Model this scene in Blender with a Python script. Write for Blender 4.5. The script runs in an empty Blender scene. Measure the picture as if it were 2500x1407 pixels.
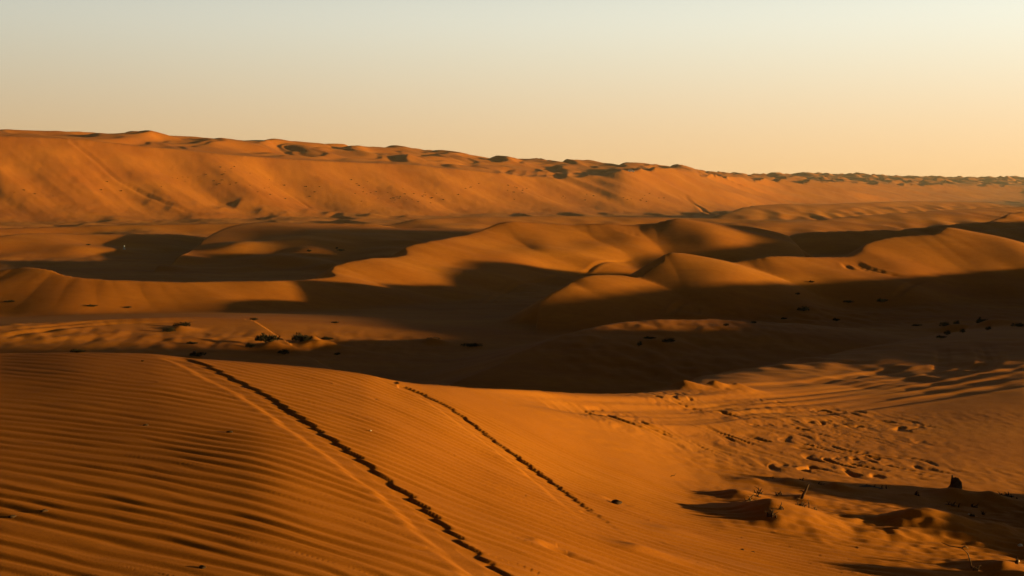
import bpy, math, random
import numpy as np
from mathutils import Vector, Matrix

random.seed(7)
RNG = np.random.default_rng(11)
S = bpy.context.scene
COL = S.collection
PI = math.pi

# ------------------------------------------------------------------ camera
F = 1250.0 / math.tan(math.radians(20.0))       # focal length in photo pixels (2500 wide)
HORIZON = 470.0
PITCH = math.atan((703.5 - HORIZON) / F)
EYE = 14.0                                      # camera height above the world origin


def ray(u, v):
    """photo pixel -> (azimuth, tangent of elevation)"""
    dx = (np.asarray(u, float) - 1250.0) / F
    dy = (703.5 - np.asarray(v, float)) / F
    fw = math.cos(PITCH) + math.sin(PITCH) * dy
    z = -math.sin(PITCH) + math.cos(PITCH) * dy
    return np.arctan2(dx, fw), z / np.sqrt(dx * dx + fw * fw)


SUN_AZ = math.radians(95.0)
SUN_EL = math.radians(4.3)

# ------------------------------------------------------------------ noise


def _h2(ix, iy, seed):
    n = (ix * 374761393 + iy * 668265263 + seed * 974634777) & 0x7FFFFFFF
    n = ((n ^ (n >> 13)) * 1274126177) & 0x7FFFFFFF
    n = ((n ^ (n >> 15)) * 668265263) & 0x7FFFFFFF
    return ((n ^ (n >> 16)) & 0xFFFF) / 32767.5 - 1.0


def vnoise(x, y, seed=0):
    """gradient noise, roughly -1..1"""
    x, y = np.broadcast_arrays(np.asarray(x, float) + 0.37, np.asarray(y, float) + 0.61)
    fx = np.floor(x); fy = np.floor(y)
    ix = fx.astype(np.int64); iy = fy.astype(np.int64)
    tx = x - fx; ty = y - fy
    sx = tx * tx * tx * (tx * (tx * 6 - 15) + 10)
    sy = ty * ty * ty * (ty * (ty * 6 - 15) + 10)

    def g(i, j):
        a = _h2(ix + i, iy + j, seed) * PI
        return np.cos(a) * (tx - i) + np.sin(a) * (ty - j)
    a = g(0, 0); b = g(1, 0); c = g(0, 1); d = g(1, 1)
    return 1.5 * ((a + (b - a) * sx) * (1 - sy) + (c + (d - c) * sx) * sy)


def fbm(x, y, seed=0, octaves=3):
    s = 0; a = 1.0; t = 0
    for k in range(octaves):
        s = s + a * vnoise(x * 2 ** k + 17.3 * k, y * 2 ** k - 9.1 * k, seed + k)
        t += a; a *= 0.5
    return s / t


def sstep(a, b, x):
    t = np.clip((x - a) / (b - a), 0, 1)
    return t * t * (3 - 2 * t)


# ------------------------------------------------------------------ 1-D monotone cubic


def pchip1(xk, yk, x):
    xk = np.asarray(xk, float); yk = np.asarray(yk, float)
    h = np.diff(xk); d = np.diff(yk) / h
    m = np.zeros_like(yk)
    m[0] = d[0]; m[-1] = d[-1]
    for i in range(1, len(xk) - 1):
        if d[i - 1] * d[i] > 0:
            w1 = 2 * h[i] + h[i - 1]; w2 = h[i] + 2 * h[i - 1]
            m[i] = (w1 + w2) / (w1 / d[i - 1] + w2 / d[i])
    x = np.clip(x, xk[0], xk[-1])
    i = np.clip(np.searchsorted(xk, x) - 1, 0, len(xk) - 2)
    t = (x - xk[i]) / h[i]
    return ((2 * t ** 3 - 3 * t ** 2 + 1) * yk[i] + (t ** 3 - 2 * t ** 2 + t) * h[i] * m[i]
            + (-2 * t ** 3 + 3 * t ** 2) * yk[i + 1] + (t ** 3 - t ** 2) * h[i] * m[i + 1])


# ------------------------------------------------------------------ land profile lines
# every line runs across the view; a node is (photo column, photo row or None, distance or None, height or None)
AZG = np.radians(np.arange(-26, 26.001, 0.02))


def line(nodes, smooth=6):
    az = []; rr = []; zz = []
    for (u, v, r, z) in nodes:
        a, te = ray(u, v if v is not None else 700)
        if v is not None:
            if r is None:
                r = z / float(te)
            elif z is None:
                z = r * float(te)
        az.append(float(a)); rr.append(r); zz.append(z)
    az = np.array(az)
    R = np.exp(pchip1(az, np.log(rr), AZG)); Z = pchip1(az, zz, AZG)
    if smooth:
        k = np.exp(-np.linspace(-2, 2, 2 * smooth + 1) ** 2); k /= k.sum()
        R = np.convolve(np.pad(R, smooth, 'edge'), k, 'valid')
        Z = np.convolve(np.pad(Z, smooth, 'edge'), k, 'valid')
    return R, Z


Fn = [(0, 868, None, -1.42), (200, 866, None, -1.40), (360, 870, None, -1.41), (480, 882, None, -1.44),
      (700, 900, None, -1.54), (880, 920, None, -1.66), (970, 937, None, -1.78), (1100, 948, None, -1.98),
      (1300, 958, 17.5, None), (1480, 963, 21.5, None), (1650, 958, 25.5, None), (1800, 948, 29, None),
      (2000, 943, 33, None), (2150, 932, 36, None), (2300, 905, 40.5, None), (2400, 885, 43.5, None), (2500, 862, 47.5, None)]
LINES = [
    line([(0, None, 0.3, -1.6), (1250, None, 0.3, -1.62), (2500, None, 0.3, -1.7)]),
    line([(0, 1407, None, -1.56), (600, 1407, None, -1.62), (1000, 1407, None, -1.72), (1250, 1407, None, -1.84),
          (1600, 1407, None, -2.15), (2000, 1407, None, -2.5), (2500, 1407, None, -2.8)], 20),
    line([(0, 1080, None, -1.50), (600, 1090, None, -1.53), (900, 1110, None, -1.66), (1200, 1140, None, -1.98),
          (1500, 1165, None, -2.5), (1750, 1180, None, -2.95), (2050, 1180, None, -3.2), (2500, 1170, None, -3.6)], 20),
    line(Fn, 4),
]
R3, Z3 = LINES[3]
# the brow of the hill: just behind the crest on the left, a spur running away on the right
rb, _zb = line([(0, None, 3.5, 0), (900, None, 4, 0), (1300, None, 6, 0), (1480, None, 9, 0), (1650, None, 13, 0),
                (1800, None, 14, 0), (2000, None, 18, 0), (2150, None, 22, 0), (2300, None, 26, 0), (2500, None, 29, 0)])
vb = [(0, 0), (1300, 0), (1650, 940), (1800, 906), (2000, 872), (2150, 842), (2300, 816), (2500, 792)]
R4 = R3 + rb
a4 = np.array([float(ray(u, 850)[0]) for (u, v) in vb[2:]]); t4 = np.array([float(ray(u, v)[1]) for (u, v) in vb[2:]])
te4 = pchip1(a4, t4, AZG)
w4 = sstep(float(ray(1450, 900)[0]), float(ray(1720, 900)[0]), AZG)
Z4 = (1 - w4) * (Z3 - 0.30 * rb) + w4 * (R4 * te4)
LINES.append((R4, Z4))
slope5 = 0.42 * (1 - w4) + 0.30 * w4
Z5 = np.full_like(AZG, -12.0)
R5 = R4 + (Z4 - Z5) / slope5 * 1.25
LINES.append((R5, Z5))
LINES += [
    line([(0, None, 112, -12.1), (800, None, 112, -12.6), (1500, None, 118, -12.6), (2500, None, 125, -12.4)]),
    line([(0, None, 200, -13.2), (700, None, 215, -13.6), (1500, None, 215, -13.4), (2500, None, 215, -12.4)]),
    line([(0, None, 360, -11.4), (700, None, 370, -11.9), (1250, None, 400, -13.0), (2000, None, 480, -15.0), (2500, None, 560, -15.5)]),
    # foot of the far ridge
    line([(0, 545, 545, None), (300, 540, 575, None), (700, 532, 640, None), (1000, 529, 700, None), (1250, 527, 760, None),
          (1540, 525, 850, None), (1750, 520, 960, None), (2000, 508, 1280, None), (2250, 500, 1700, None),
          (2500, 494, 2100, None)], 20),
    # brow of the far ridge
    line([(0, 332, 680, None), (160, 338, 695, None), (330, 356, 712, None), (440, 366, 725, None), (560, 378, 740, None),
          (780, 393, 780, None), (1000, 402, 835, None), (1085, 411, 850, None), (1200, 422, 885, None), (1330, 435, 930, None),
          (1450, 432, 980, None), (1530, 419, 1010, None), (1620, 420, 1080, None), (1740, 436, 1200, None), (1900, 446, 1480, None),
          (2100, 452, 1800, None), (2300, 455, 2150, None), (2500, 458, 2550, None)], 8),
    # skyline behind it
    line([(0, 326, 800, None), (200, 329, 830, None), (350, 335, 850, None), (600, 346, 930, None), (800, 358, 1000, None),
          (1000, 369, 1080, None), (1200, 388, 1150, None), (1400, 398, 1250, None), (1650, 412, 1450, None),
          (1800, 430, 1900, None), (2000, 428, 2500, None), (2250, 434, 3000, None), (2500, 437, 3300, None)], 12),
    line([(0, None, 1500, 18), (1250, None, 1900, 5), (2500, None, 4600, 0)]),
    line([(0, None, 9000, -50), (2500, None, 9000, -50)]),
]
LR = np.array([l[0] for l in LINES]); LZ = np.array([l[1] for l in LINES])
for k in range(1, len(LR)):
    LR[k] = np.maximum(LR[k], LR[k - 1] * 1.02)
LH = np.diff(LR, axis=0); LD = np.diff(LZ, axis=0) / LH
LML = np.zeros_like(LZ); LML[0] = LD[0]; LML[-1] = LD[-1]
for k in range(1, len(LR) - 1):
    w1 = 2 * LH[k] + LH[k - 1]; w2 = LH[k] + 2 * LH[k - 1]
    pos = LD[k - 1] * LD[k] > 1e-12
    with np.errstate(divide='ignore', invalid='ignore'):
        m = (w1 + w2) / (w1 / LD[k - 1] + w2 / LD[k])
    LML[k] = np.where(pos, m, 0)
def asmooth(T, deg):
    n = int(deg / 0.02); k = np.exp(-np.linspace(-2, 2, 2 * n + 1) ** 2); k /= k.sum()
    return np.convolve(np.pad(T, n, 'edge'), k, 'valid')


for k in range(len(LR)):
    LML[k] = asmooth(LML[k], 1.6 if k < 9 else 0.8)
LMR = LML.copy()
# the ridge brow is an edge: keep the face steep right up to it
kb = 10
LML[kb] = LD[kb - 1] * 1.25
LMR[kb - 1] = LD[kb - 1] * 0.30
LML[kb - 1] = LD[kb - 1] * 0.12
LMR[kb] = LD[kb] * 0.6
# the hill crest in front is softly rounded
KF = 3


def profile(az, r):
    ia = np.clip((az - AZG[0]) / (AZG[1] - AZG[0]), 0, len(AZG) - 1.001)
    i0 = ia.astype(int); ft = ia - i0

    def at(T, k):
        return T[k][i0] * (1 - ft) + T[k][i0 + 1] * ft
    z = at(LZ, len(LR) - 1)
    tt = np.zeros_like(z); kk = np.full(z.shape, -1)
    Rp = at(LR, 0)
    z = np.where(r <= Rp, at(LZ, 0), z)
    for k in range(len(LR) - 1):
        Rn = at(LR, k + 1)
        m = (r > Rp) & (r <= Rn)
        if m.any():
            h = (Rn - Rp)[m]; t = ((r - Rp)[m]) / h
            z0 = at(LZ, k)[m]; z1 = at(LZ, k + 1)[m]; m0 = at(LMR, k)[m]; m1 = at(LML, k + 1)[m]
            z[m] = ((2 * t ** 3 - 3 * t ** 2 + 1) * z0 + (t ** 3 - 2 * t ** 2 + t) * h * m0
                    + (-2 * t ** 3 + 3 * t ** 2) * z1 + (t ** 3 - t ** 2) * h * m1)
            tt[m] = t; kk[m] = k
        Rp = Rn
    return z, kk, tt


# ------------------------------------------------------------------ dunes of the middle distance: crest lines
def crest(pts, lee=0.62, wind=0.24, rnd=2.0, jag=0.0, flip=False, seed=0, world=False, wiggle=0.0):
    P = []
    for p in pts:
        if world:
            P.append(p)
        else:
            u, v, r = p
            a, te = ray(u, v)
            P.append((r * math.sin(a), r * math.cos(a), r * float(te)))
    P = np.array(P, float)
    n = len(P); out = []
    for i in range(n - 1):
        p0 = P[max(i - 1, 0)]; p1 = P[i]; p2 = P[i + 1]; p3 = P[min(i + 2, n - 1)]
        for t in np.linspace(0, 1, 6, endpoint=False):
            # centripetal-ish Catmull-Rom with reduced tension
            m1 = (p2 - p0) * 0.4; m2 = (p3 - p1) * 0.4
            out.append((2 * t ** 3 - 3 * t ** 2 + 1) * p1 + (t ** 3 - 2 * t ** 2 + t) * m1 + (-2 * t ** 3 + 3 * t ** 2) * p2 + (t ** 3 - t ** 2) * m2)
    out.append(P[-1])
    out = np.array(out)
    tg = np.gradient(out[:, :2], axis=0); tg /= np.linalg.norm(tg, axis=1)[:, None] + 1e-9
    arc = np.concatenate([[0], np.cumsum(np.linalg.norm(np.diff(out[:, :2], axis=0), axis=1))])
    wig = wiggle * (vnoise(arc / 9.0, arc * 0 + seed * 3.1, 95) + .5 * vnoise(arc / 3.5, arc * 0 + seed, 96))
    out[:, 0] -= tg[:, 1] * wig; out[:, 1] += tg[:, 0] * wig
    if jag:
        out[:, 0] += jag * RNG.normal(size=len(out)); out[:, 1] += jag * RNG.normal(size=len(out))
    return dict(P=out, lee=lee, wind=wind, rnd=rnd, flip=flip, seed=seed)


CRESTS = [
    # long sinuous dune: low arm on the left, peak in the middle, humps to the right
    crest([(-260, 676, 172), (-120, 668, 168), (0, 660, 166), (60, 653, 166), (125, 658, 164), (160, 673, 161), (250, 683, 159), (450, 689, 160), (600, 686, 163),
           (740, 684, 167), (805, 675, 172), (820, 657, 178), (850, 640, 184), (890, 631, 189), (950, 629, 194), (992, 622, 199),
           (1002, 611, 203), (1004, 599, 207), (1040, 590, 212), (1100, 580, 221), (1150, 572, 229), (1195, 558, 237),
           (1240, 541, 243), (1310, 544, 248), (1400, 548, 251), (1470, 546, 253), (1530, 549, 256), (1600, 544, 258),
           (1650, 534, 260), (1700, 540, 263), (1760, 548, 266), (1830, 554, 269), (1890, 571, 270), (1930, 592, 268)], wind=0.26, rnd=1.3, jag=.06, seed=1, wiggle=1.0),
    # second dune, right of centre, up to the big rounded one
    crest([(1318, 752, 134), (1345, 720, 138), (1370, 700, 141), (1390, 686, 144), (1430, 674, 146), (1500, 672, 149), (1560, 681, 152),
           (1582, 672, 154), (1608, 655, 156), (1624, 640, 157.5), (1626, 625, 159.5), (1642, 617, 161), (1670, 620, 163), (1720, 630, 166),
           (1770, 641, 168), (1810, 636, 170), (1860, 627, 172), (1900, 625, 174), (1980, 628, 177), (2060, 627, 181), (2085, 622, 183),
           (2105, 606, 187), (2130, 590, 192), (2165, 580, 196), (2220, 575, 199), (2285, 571, 201), (2310, 556, 206),
           (2335, 560, 210), (2370, 574, 214), (2430, 586, 220), (2520, 598, 226)], wind=0.27, rnd=1.1, jag=0.07, seed=2, wiggle=.7),
    # low dune behind the left hollow, its near flank rising out of the shade
    crest([(480, 612, 285), (502, 602, 296), (530, 580, 308), (560, 562, 317), (590, 550, 323), (640, 543, 328), (720, 547, 330), (820, 551, 332), (950, 556, 336), (1100, 558, 340), (1250, 560, 346)], wind=0.085, rnd=3, lee=0.55, seed=4),
    crest([(-60, 560, 385), (40, 556, 392), (150, 553, 398), (280, 549, 402), (400, 547, 405), (560, 545, 410), (700, 544, 420), (900, 546, 430)], wind=0.2, rnd=2, lee=0.5, seed=5),
    crest([(-60, 585, 300), (20, 574, 306), (80, 570, 312), (160, 571, 318), (300, 572, 326), (420, 572, 335)], wind=0.16, rnd=2, lee=0.4, seed=6),
    crest([(1020, 536, 470), (1120, 531, 490), (1250, 529, 510), (1400, 528, 530), (1600, 531, 550), (1750, 534, 560), (1900, 540, 560)], wind=0.16, rnd=3, lee=0.5, jag=0.5, seed=7),
    # right-hand far chains
    crest([(1700, 545, 470), (1850, 543, 480), (1960, 541, 500), (2060, 532, 530), (2180, 522, 560), (2300, 514, 600), (2420, 508, 650), (2560, 502, 700)], wind=0.14, rnd=4, lee=0.4, jag=0.8, seed=8),
    crest([(2000, 566, 330), (2110, 563, 338), (2200, 560, 345), (2260, 554, 352), (2330, 547, 362), (2400, 542, 372), (2430, 536, 382), (2470, 520, 400), (2560, 512, 420)], wind=0.3, rnd=2, lee=0.55, jag=0.7, seed=9),
    crest([(2360, 568, 280), (2420, 560, 290), (2480, 556, 298), (2560, 553, 306)], wind=0.3, rnd=2, jag=0.4, seed=10),
    # spur with the dark hollow under the ridge
    crest([(1780, 520, 760), (1830, 505, 790), (1900, 499, 820), (1990, 500, 850), (2090, 496, 900), (2220, 492, 1000), (2400, 494, 1100)], wind=0.2, rnd=5, lee=0.4, jag=1.0, seed=12),
    # low swell in the shaded basin
    crest([(1080, 955, 80), (1180, 905, 85.5), (1260, 868, 91), (1350, 826, 98), (1430, 805, 103.5), (1510, 789, 107.5), (1600, 782, 110), (1700, 783, 112), (1790, 790, 116), (1880, 803, 119)], wind=0.12, rnd=5, lee=0.3, seed=13, wiggle=.5),
    # left floor swell
    crest([(-60, 800, 112), (150, 786, 118), (350, 779, 121), (520, 777, 123), (610, 786, 122), (640, 800, 118)], wind=0.07, rnd=3, lee=0.07, seed=14),
    # hills outside the frame on the right, whose shade fills the basin
    crest([(47, 33, -5.2), (50, 36.5, -2.5), (54, 44, -1.5), (60, 60, -0.9), (66, 78, -1.5), (69, 85, -2.4), (71, 89.5, -3.2), (73, 93.5, -5.0), (76, 101, -5.5), (78, 107, -5.4), (79, 111, -5.3), (80, 114, -5.0), (82, 118, -4.3), (84, 128, -4.2), (87, 140, -4.4),
           (92, 154, -5.7), (96, 170, -6.8), (100, 186, -7.4), (103, 200, -7.8), (108, 212, -6.0), (114, 228, -3.6), (122, 255, -3.0), (130, 280, -5.0), (136, 300, -9)], wind=0.28, rnd=4, seed=15, world=True),
    crest([(160, 255, -2.0), (160, 265, 6.0), (162, 284, 8.6), (165, 304, 7.5), (168, 322, 1.0), (170, 332, -6)], wind=0.25, rnd=5, seed=17, world=True),  # unseen hill added so its shade covers the left hollow
]


def crest_height(c, x, y):
    """height of a dune given by its crest line: steep on the left of travel, gentle on the right"""
    P = c['P']
    T = np.gradient(P[:, :2], axis=0)
    T /= np.linalg.norm(T, axis=1)[:, None] + 1e-9
    best = np.full(x.shape, 1e18); cr = np.zeros(x.shape)
    segs = []
    for i in range(len(P) - 1):
        ax, ay = P[i, 0], P[i, 1]; bx, by = P[i + 1, 0] - ax, P[i + 1, 1] - ay
        dx = x - ax; dy = y - ay
        t = np.clip((dx * bx + dy * by) / (bx * bx + by * by + 1e-12), 0, 1)
        ex = dx - t * bx; ey = dy - t * by
        d2 = ex * ex + ey * ey
        m = d2 < best
        tx = T[i, 0] + t * (T[i + 1, 0] - T[i, 0]); ty = T[i, 1] + t * (T[i + 1, 1] - T[i, 1])
        cr = np.where(m, tx * ey - ty * ex, cr)
        best = np.where(m, d2, best)
        segs.append((np.sqrt(d2), P[i, 2] + t * (P[i + 1, 2] - P[i, 2])))
    left = cr > 0
    if c['flip']:
        left = ~left
    wob = 1 + 0.25 * vnoise(x / 11.0, y / 15.0, 50 + c['seed'])
    hh = np.full(x.shape, -1e9)
    for d, zc in segs:
        hh = np.maximum(hh, zc - np.where(left, c['lee'] * d, c['wind'] * wob * d * d / (d + c['rnd'])))
    return hh


def smax(a, b, k):
    return 0.5 * (a + b + np.sqrt((a - b) ** 2 + k * k)) - 0.0


MOUNDS = [  # photo column, row of the top, distance, width, depth, height
]


def flute(s):
    """scalloped folds of the distant dune wall"""
    v = vnoise(s / 15, s * 0 + .3, 11)
    return 5.5 * (1 - 2.4 * np.abs(v)) * (.7 + .5 * vnoise(s / 40, s * 0 + 2.3, 14)) + 1.2 * vnoise(s / 5, s * 0 + 1.7, 12)


BARCHANS = []


def H_base(x, y):
    x = np.asarray(x, float); y = np.asarray(y, float)
    shp = x.shape
    x = x.ravel(); y = y.ravel()
    r = np.hypot(x, y); az = np.arctan2(x, y)
    z, kk, t = profile(az, r)
    # ridge face: flutes running down to the right
    m = (kk == 9)
    if m.any():
        s = np.clip(az[m], -0.6, 0.6) * 900 + 66 * (t[m] - 0.5)
        s = s + 4 * vnoise(x[m] / 90, y[m] / 90, 9)
        a = 4 * t[m] * (1 - t[m]) * (.75 + .25 * sstep(.05, .5, t[m]))
        farr = sstep(800, 1250, r[m])
        n = vnoise(s / 34, t[m] * .5, 5) * (4.4 + 2.2 * vnoise(s / 90, t[m] * .2, 13)) + .35 * vnoise(s / 12, t[m] * 1.1, 6) + .16 * vnoise(s / 4.5, t[m] * 2.2, 7)
        z[m] += a * n * (1 - .6 * farr) 
        z[m] += farr * sstep(.02, .5, t[m]) * flute(s)
    m = (kk == 10)
    if m.any():
        s = np.clip(az[m], -0.6, 0.6) * 900 + 33 + 6 * vnoise(x[m] / 60, y[m] / 60, 9)
        z[m] += sstep(800, 1250, r[m]) * (1 - sstep(0, .35, t[m])) * flute(s)
    i = np.nonzero((r > 380) & (r < 1000))[0]
    if i.size:
        for (mx, my, h, sl, sr, sy) in BARCHANS:
            j = i[(np.abs(x[i] - mx) < 3 * sr) & (np.abs(y[i] - my) < 3 * sy)]
            if j.size:
                dx = x[j] - mx + .02 * (y[j] - my) ** 2 / sy; dy = y[j] - my
                z[j] += .7 * h * np.exp(-np.abs(dx / np.where(dx < 0, sl, sr)) ** 1.5 - (dy / sy) ** 2)
    # dunes riding on the plateau behind the brow and on the far plain
    m = (kk >= 10) & (kk <= 12)
    if m.any():
        xx = x[m]; yy = y[m]
        wx = xx + 16 * vnoise(xx / 55, yy / 55, 20) + 7 * vnoise(xx / 20, yy / 20, 21)
        prof = 0
        for lam, w8, sd_ in ((42.0, 1.05, 1), (20.0, .45, 2)):
            ph = (wx * 0.96 - yy * 0.12) / lam + sd_ * .37
            f = ph - np.floor(ph)
            p = np.where(f < 0.26, f / 0.26, (1 - f) / 0.74)
            p = p * p * (3 - 2 * p)
            prof = prof + w8 * (p - .4) * np.clip(.55 + .75 * vnoise(xx / (lam * 1.2), yy / (lam * 1.5), 23 + sd_), .05, 1.3)
        amp = 3.5 * (1 + .55 * sstep(1100, 2200, r[m]))
        prof = prof + .30 + .40 * vnoise(xx / 90, yy / 90, 26) + .55 * np.clip(vnoise(xx / 34, yy / 45, 27) + .15, 0, 1)
        fade = np.where(kk[m] == 10, sstep(0.02, 0.25, t[m]), np.where(kk[m] == 11, 1 - sstep(0.2, 0.9, t[m]), 0))
        z[m] += fade * amp * (prof - 0.35)
    # broad unevenness of the basin floor and the plain under the ridge
    m = (r > 40) & (kk <= 9)
    if m.any():
        w = sstep(60, 110, r[m])
        far = sstep(260, 420, r[m]) * np.where(kk[m] == 9, 1 - sstep(0.02, 0.15, t[m]), 1)
        z[m] += w * (0.42 * fbm(x[m] / 14, y[m] / 18, 30) + 0.14 * fbm(x[m] / 3.4, y[m] / 4.4, 31))
        xx = x[m] + 9 * vnoise(x[m] / 28, y[m] / 40, 32); yy = y[m]
        ph = (xx * 0.95 + yy * 0.12) / 30.0
        f = ph - np.floor(ph)
        prof = np.where(f < 0.25, f / 0.25, (1 - f) / 0.75); prof = prof * prof * (3 - 2 * prof)
        z[m] += far * prof * 1.5 * np.clip(0.4 + vnoise(x[m] / 45, y[m] / 45, 33), 0, 1.3)
    for c in CRESTS:
        P = c['P']
        reach = 75.0 if P[:, 1].max() < 450 else 160.0
        m = ((x > P[:, 0].min() - reach) & (x < P[:, 0].max() + reach) & (y > P[:, 1].min() - reach) & (y < P[:, 1].max() + reach))
        if not m.any():
            continue
        idx = np.nonzero(m)[0]
        h = crest_height(c, x[idx], y[idx])
        k = 0.5 if P[:, 1].max() < 450 else 1.0
        zi = z[idx]
        near = h > zi - 6
        z[idx] = np.where(near, smax(zi, h, k), zi)
    return z.reshape(shp)


def hit(us, vs):
    """where the view rays of photo pixels meet the land: world x, y, z and distance"""
    a, te = ray(np.atleast_1d(us), np.atleast_1d(vs))
    rs = np.concatenate([np.geomspace(4, 45, 420), np.geomspace(45.2, 3200, 700)])
    AA, RR = np.meshgrid(a, rs, indexing='ij')
    zz = H_base(RR * np.sin(AA), RR * np.cos(AA))
    below = zz >= RR * te[:, None]
    i = np.where(below.any(1), below.argmax(1), len(rs) - 1); i = np.maximum(i, 1)
    n = np.arange(len(a))
    g0 = (RR * te[:, None] - zz)[n, i - 1]; g1 = (RR * te[:, None] - zz)[n, i]
    f = np.clip(g0 / (g0 - g1 + 1e-9), 0, 1)
    r = rs[i - 1] + f * (rs[i] - rs[i - 1])
    x = r * np.sin(a); y = r * np.cos(a)
    return x, y, H_base(x, y), r


# --- small crescent dunes on the apron of the far ridge
bl = []
for (u, v, h, sl, sr, sy) in [(370, 494, 1.0, 2.5, 9, 9), (425, 505, .6, 2.5, 8, 8), (475, 502, .6, 2.5, 8, 8), (545, 512, 1.3, 2.5, 9, 9), (585, 501, 1.4, 2.5, 10, 10), (640, 519, 1.3, 3, 11, 8), (700, 524, .8, 3, 10, 9),
                              (755, 518, 1.2, 2.5, 9, 9), (805, 525, 1.7, 3, 12, 10), (905, 529, 2.0, 3.5, 12, 10), (985, 532, 1.0, 3, 12, 9), (1120, 533, 1.4, 3, 14, 9), (1180, 534, 1.2, 3, 12, 9),
                              (60, 575, .8, 2.5, 9, 9), (270, 556, .8, 3, 12, 8), (330, 553, .9, 3, 12, 8), (120, 558, .7, 3, 12, 8), (1000, 548, .9, 3, 12, 8), (1060, 556, 1.0, 3, 10, 8)]:
    x, y, z, r = hit(u, v); bl.append((float(x[0]), float(y[0]), h, sl, sr, sy))
BARCHANS += bl

# --- hummocks of sand caught by dead roots, lower right
MOUNDS = []


def mound(u, v, h, sl, sr, sy, sharp=1.6):
    x, y, z, r = hit(u, v)
    MOUNDS.append((float(x[0]), float(y[0]), h, sl, sr, sy, sharp))


for a in [(1885, 1272, .23, .30, .62, .55), (1800, 1222, .13, .22, .34, .4), (1925, 1183, .085, .16, .26, .25), (1835, 1178, .06, .2, .2, .2),
          (2042, 1193, .08, .08, .24, .2), (1960, 1222, .07, .2, .3, .2), (2265, 1305, .27, .42, .70, .5), (2420, 1310, .07, .3, .5, .4),
          (2330, 1216, .14, .22, .34, .3), (2425, 1228, .11, .16, .34, .3), (2215, 1216, .06, .2, .2, .2), (2450, 1402, .13, .22, .3, .25),
          (1560, 1345, .05, .15, .25, .12), (2230, 1405, .05, .3, .3, .2), (1640, 1300, .03, .2, .3, .2),
          (1668, 950, .22, .25, .5, .5), (1742, 950, .2, .2, .35, .4), (1800, 952, .16, .2, .35, .4)]:
    mound(*a)
MOUNDS += [(8.2, 14.2, .95, .9, 1.4, 1.1, 2), (7.6, 11.6, .9, .9, 1.5, 1.3, 2), (8.0, 15.2, .26, 1.0, 1.2, .7, 2), (5.6, 9.3, .62, .6, 1.2, .6, 2)]  # unseen humps right of the view, added to shade the hummock hollow
SKIRTS = []
for (u, v, h, sl, sr, sy) in [(672, 850, .45, 1.1, 1.5, 1.0), (780, 846, .55, 1.6, 1.7, .9), (765, 838, .5, .7, .8, .7), (440, 806, .35, 1.0, 1.2, 1.2), (1060, 836, .4, .8, .9, .8), (190, 862, .4, 1.0, 1.2, .8),
                           (2335, 805, .5, 1.8, 2.0, 1.2), (2420, 800, .4, 1.5, 1.8, 1.2), (1610, 840, .25, 1.2, 1.2, 1), (1690, 775, .3, 1.5, 2, 1), (1900, 786, .3, 3, 3, .8)]:
    x, y, z, r = hit(u, v); SKIRTS.append((float(x[0]), float(y[0]), h, sl, sr, sy, 1))
HOLES = []   # burrow mouths and scuffs: x, y, depth, size x, size y
hx, hy, hz, hr = hit([1505, 1522, 1360, 1385], [1225, 1231, 1338, 1352])
for i, (dp, sx, sy) in enumerate([(.012, .09, .06), (.010, .06, .03), (.018, .08, .06), (.014, .12, .06)]):
    HOLES.append((float(hx[i]), float(hy[i]), dp, sx, sy))

# --- wheel tracks
TRACKS = []


def track(px, w, depth, wall=0.03, berm=0.0, end=0.6, main=False, rip=0.3):
    us = [p[0] for p in px]; vs = [p[1] for p in px]
    x, y, z, r = hit(us, vs)
    P = np.stack([x, y], 1)
    out = []
    n = len(P)
    for i in range(n - 1):
        p0 = P[max(i - 1, 0)]; p1 = P[i]; p2 = P[i + 1]; p3 = P[min(i + 2, n - 1)]
        for t in np.linspace(0, 1, 4, endpoint=False):
            m1 = (p2 - p0) * .45; m2 = (p3 - p1) * .45
            out.append((2 * t ** 3 - 3 * t ** 2 + 1) * p1 + (t ** 3 - 2 * t ** 2 + t) * m1 + (-2 * t ** 3 + 3 * t ** 2) * p2 + (t ** 3 - t ** 2) * m2)
    out.append(P[-1])
    TRACKS.append(dict(P=np.array(out), w=w, d=depth, wall=wall, berm=berm, end=end, main=main, rip=rip))


track([(430, 872), (485, 884), (560, 920), (640, 960), (720, 1010), (800, 1066), (870, 1112), (940, 1166), (1010, 1216), (1075, 1274), (1140, 1330), (1235, 1407), (1330, 1490), (1430, 1580)], .215, .0165, .022, .003, main=True)
track([(930, 928), (978, 940), (1060, 975), (1130, 1016), (1200, 1070), (1260, 1111), (1320, 1156), (1380, 1200), (1440, 1246), (1500, 1288), (1580, 1345)], .215, .026, .022, .003, main=True, end=2.6)
for k, dv in enumerate([0, 9, 22, 36, 52]):
    track([(1120 + 30 * k, 955 + dv * .5), (1500, 984 + dv * .6), (1800, 972 + dv * .8), (2000, 955 + dv), (2150, 937 + dv), (2300, 912 + dv * 1.1), (2420, 888 + dv * 1.2), (2560, 862 + dv * 1.3)],
          .50 + .1 * (k % 2), .020, .20, .008, end=3)
track([(1640, 952), (1900, 940), (2100, 915), (2250, 890), (2400, 862), (2560, 830)], .5, .022, .2, .01, end=3)
track([(2383, 842), (2392, 856), (2408, 880), (2392, 894), (2375, 908)], .4, .03, .16, .012, end=1)
track([(2402, 842), (2413, 856), (2426, 880), (2412, 894), (2395, 908)], .4, .03, .16, .012, end=1)
track([(2300, 850), (2302, 880), (2296, 905)], .4, .03, .16, .012, end=1)
track([(2082, 634), (2096, 645), (2120, 656), (2165, 668), (2230, 682)], .9, .26, .5, .08, end=3, rip=1)
track([(2066, 635), (2078, 644), (2100, 655), (2140, 668)], .9, .26, .5, .08, end=3, rip=1)
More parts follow.
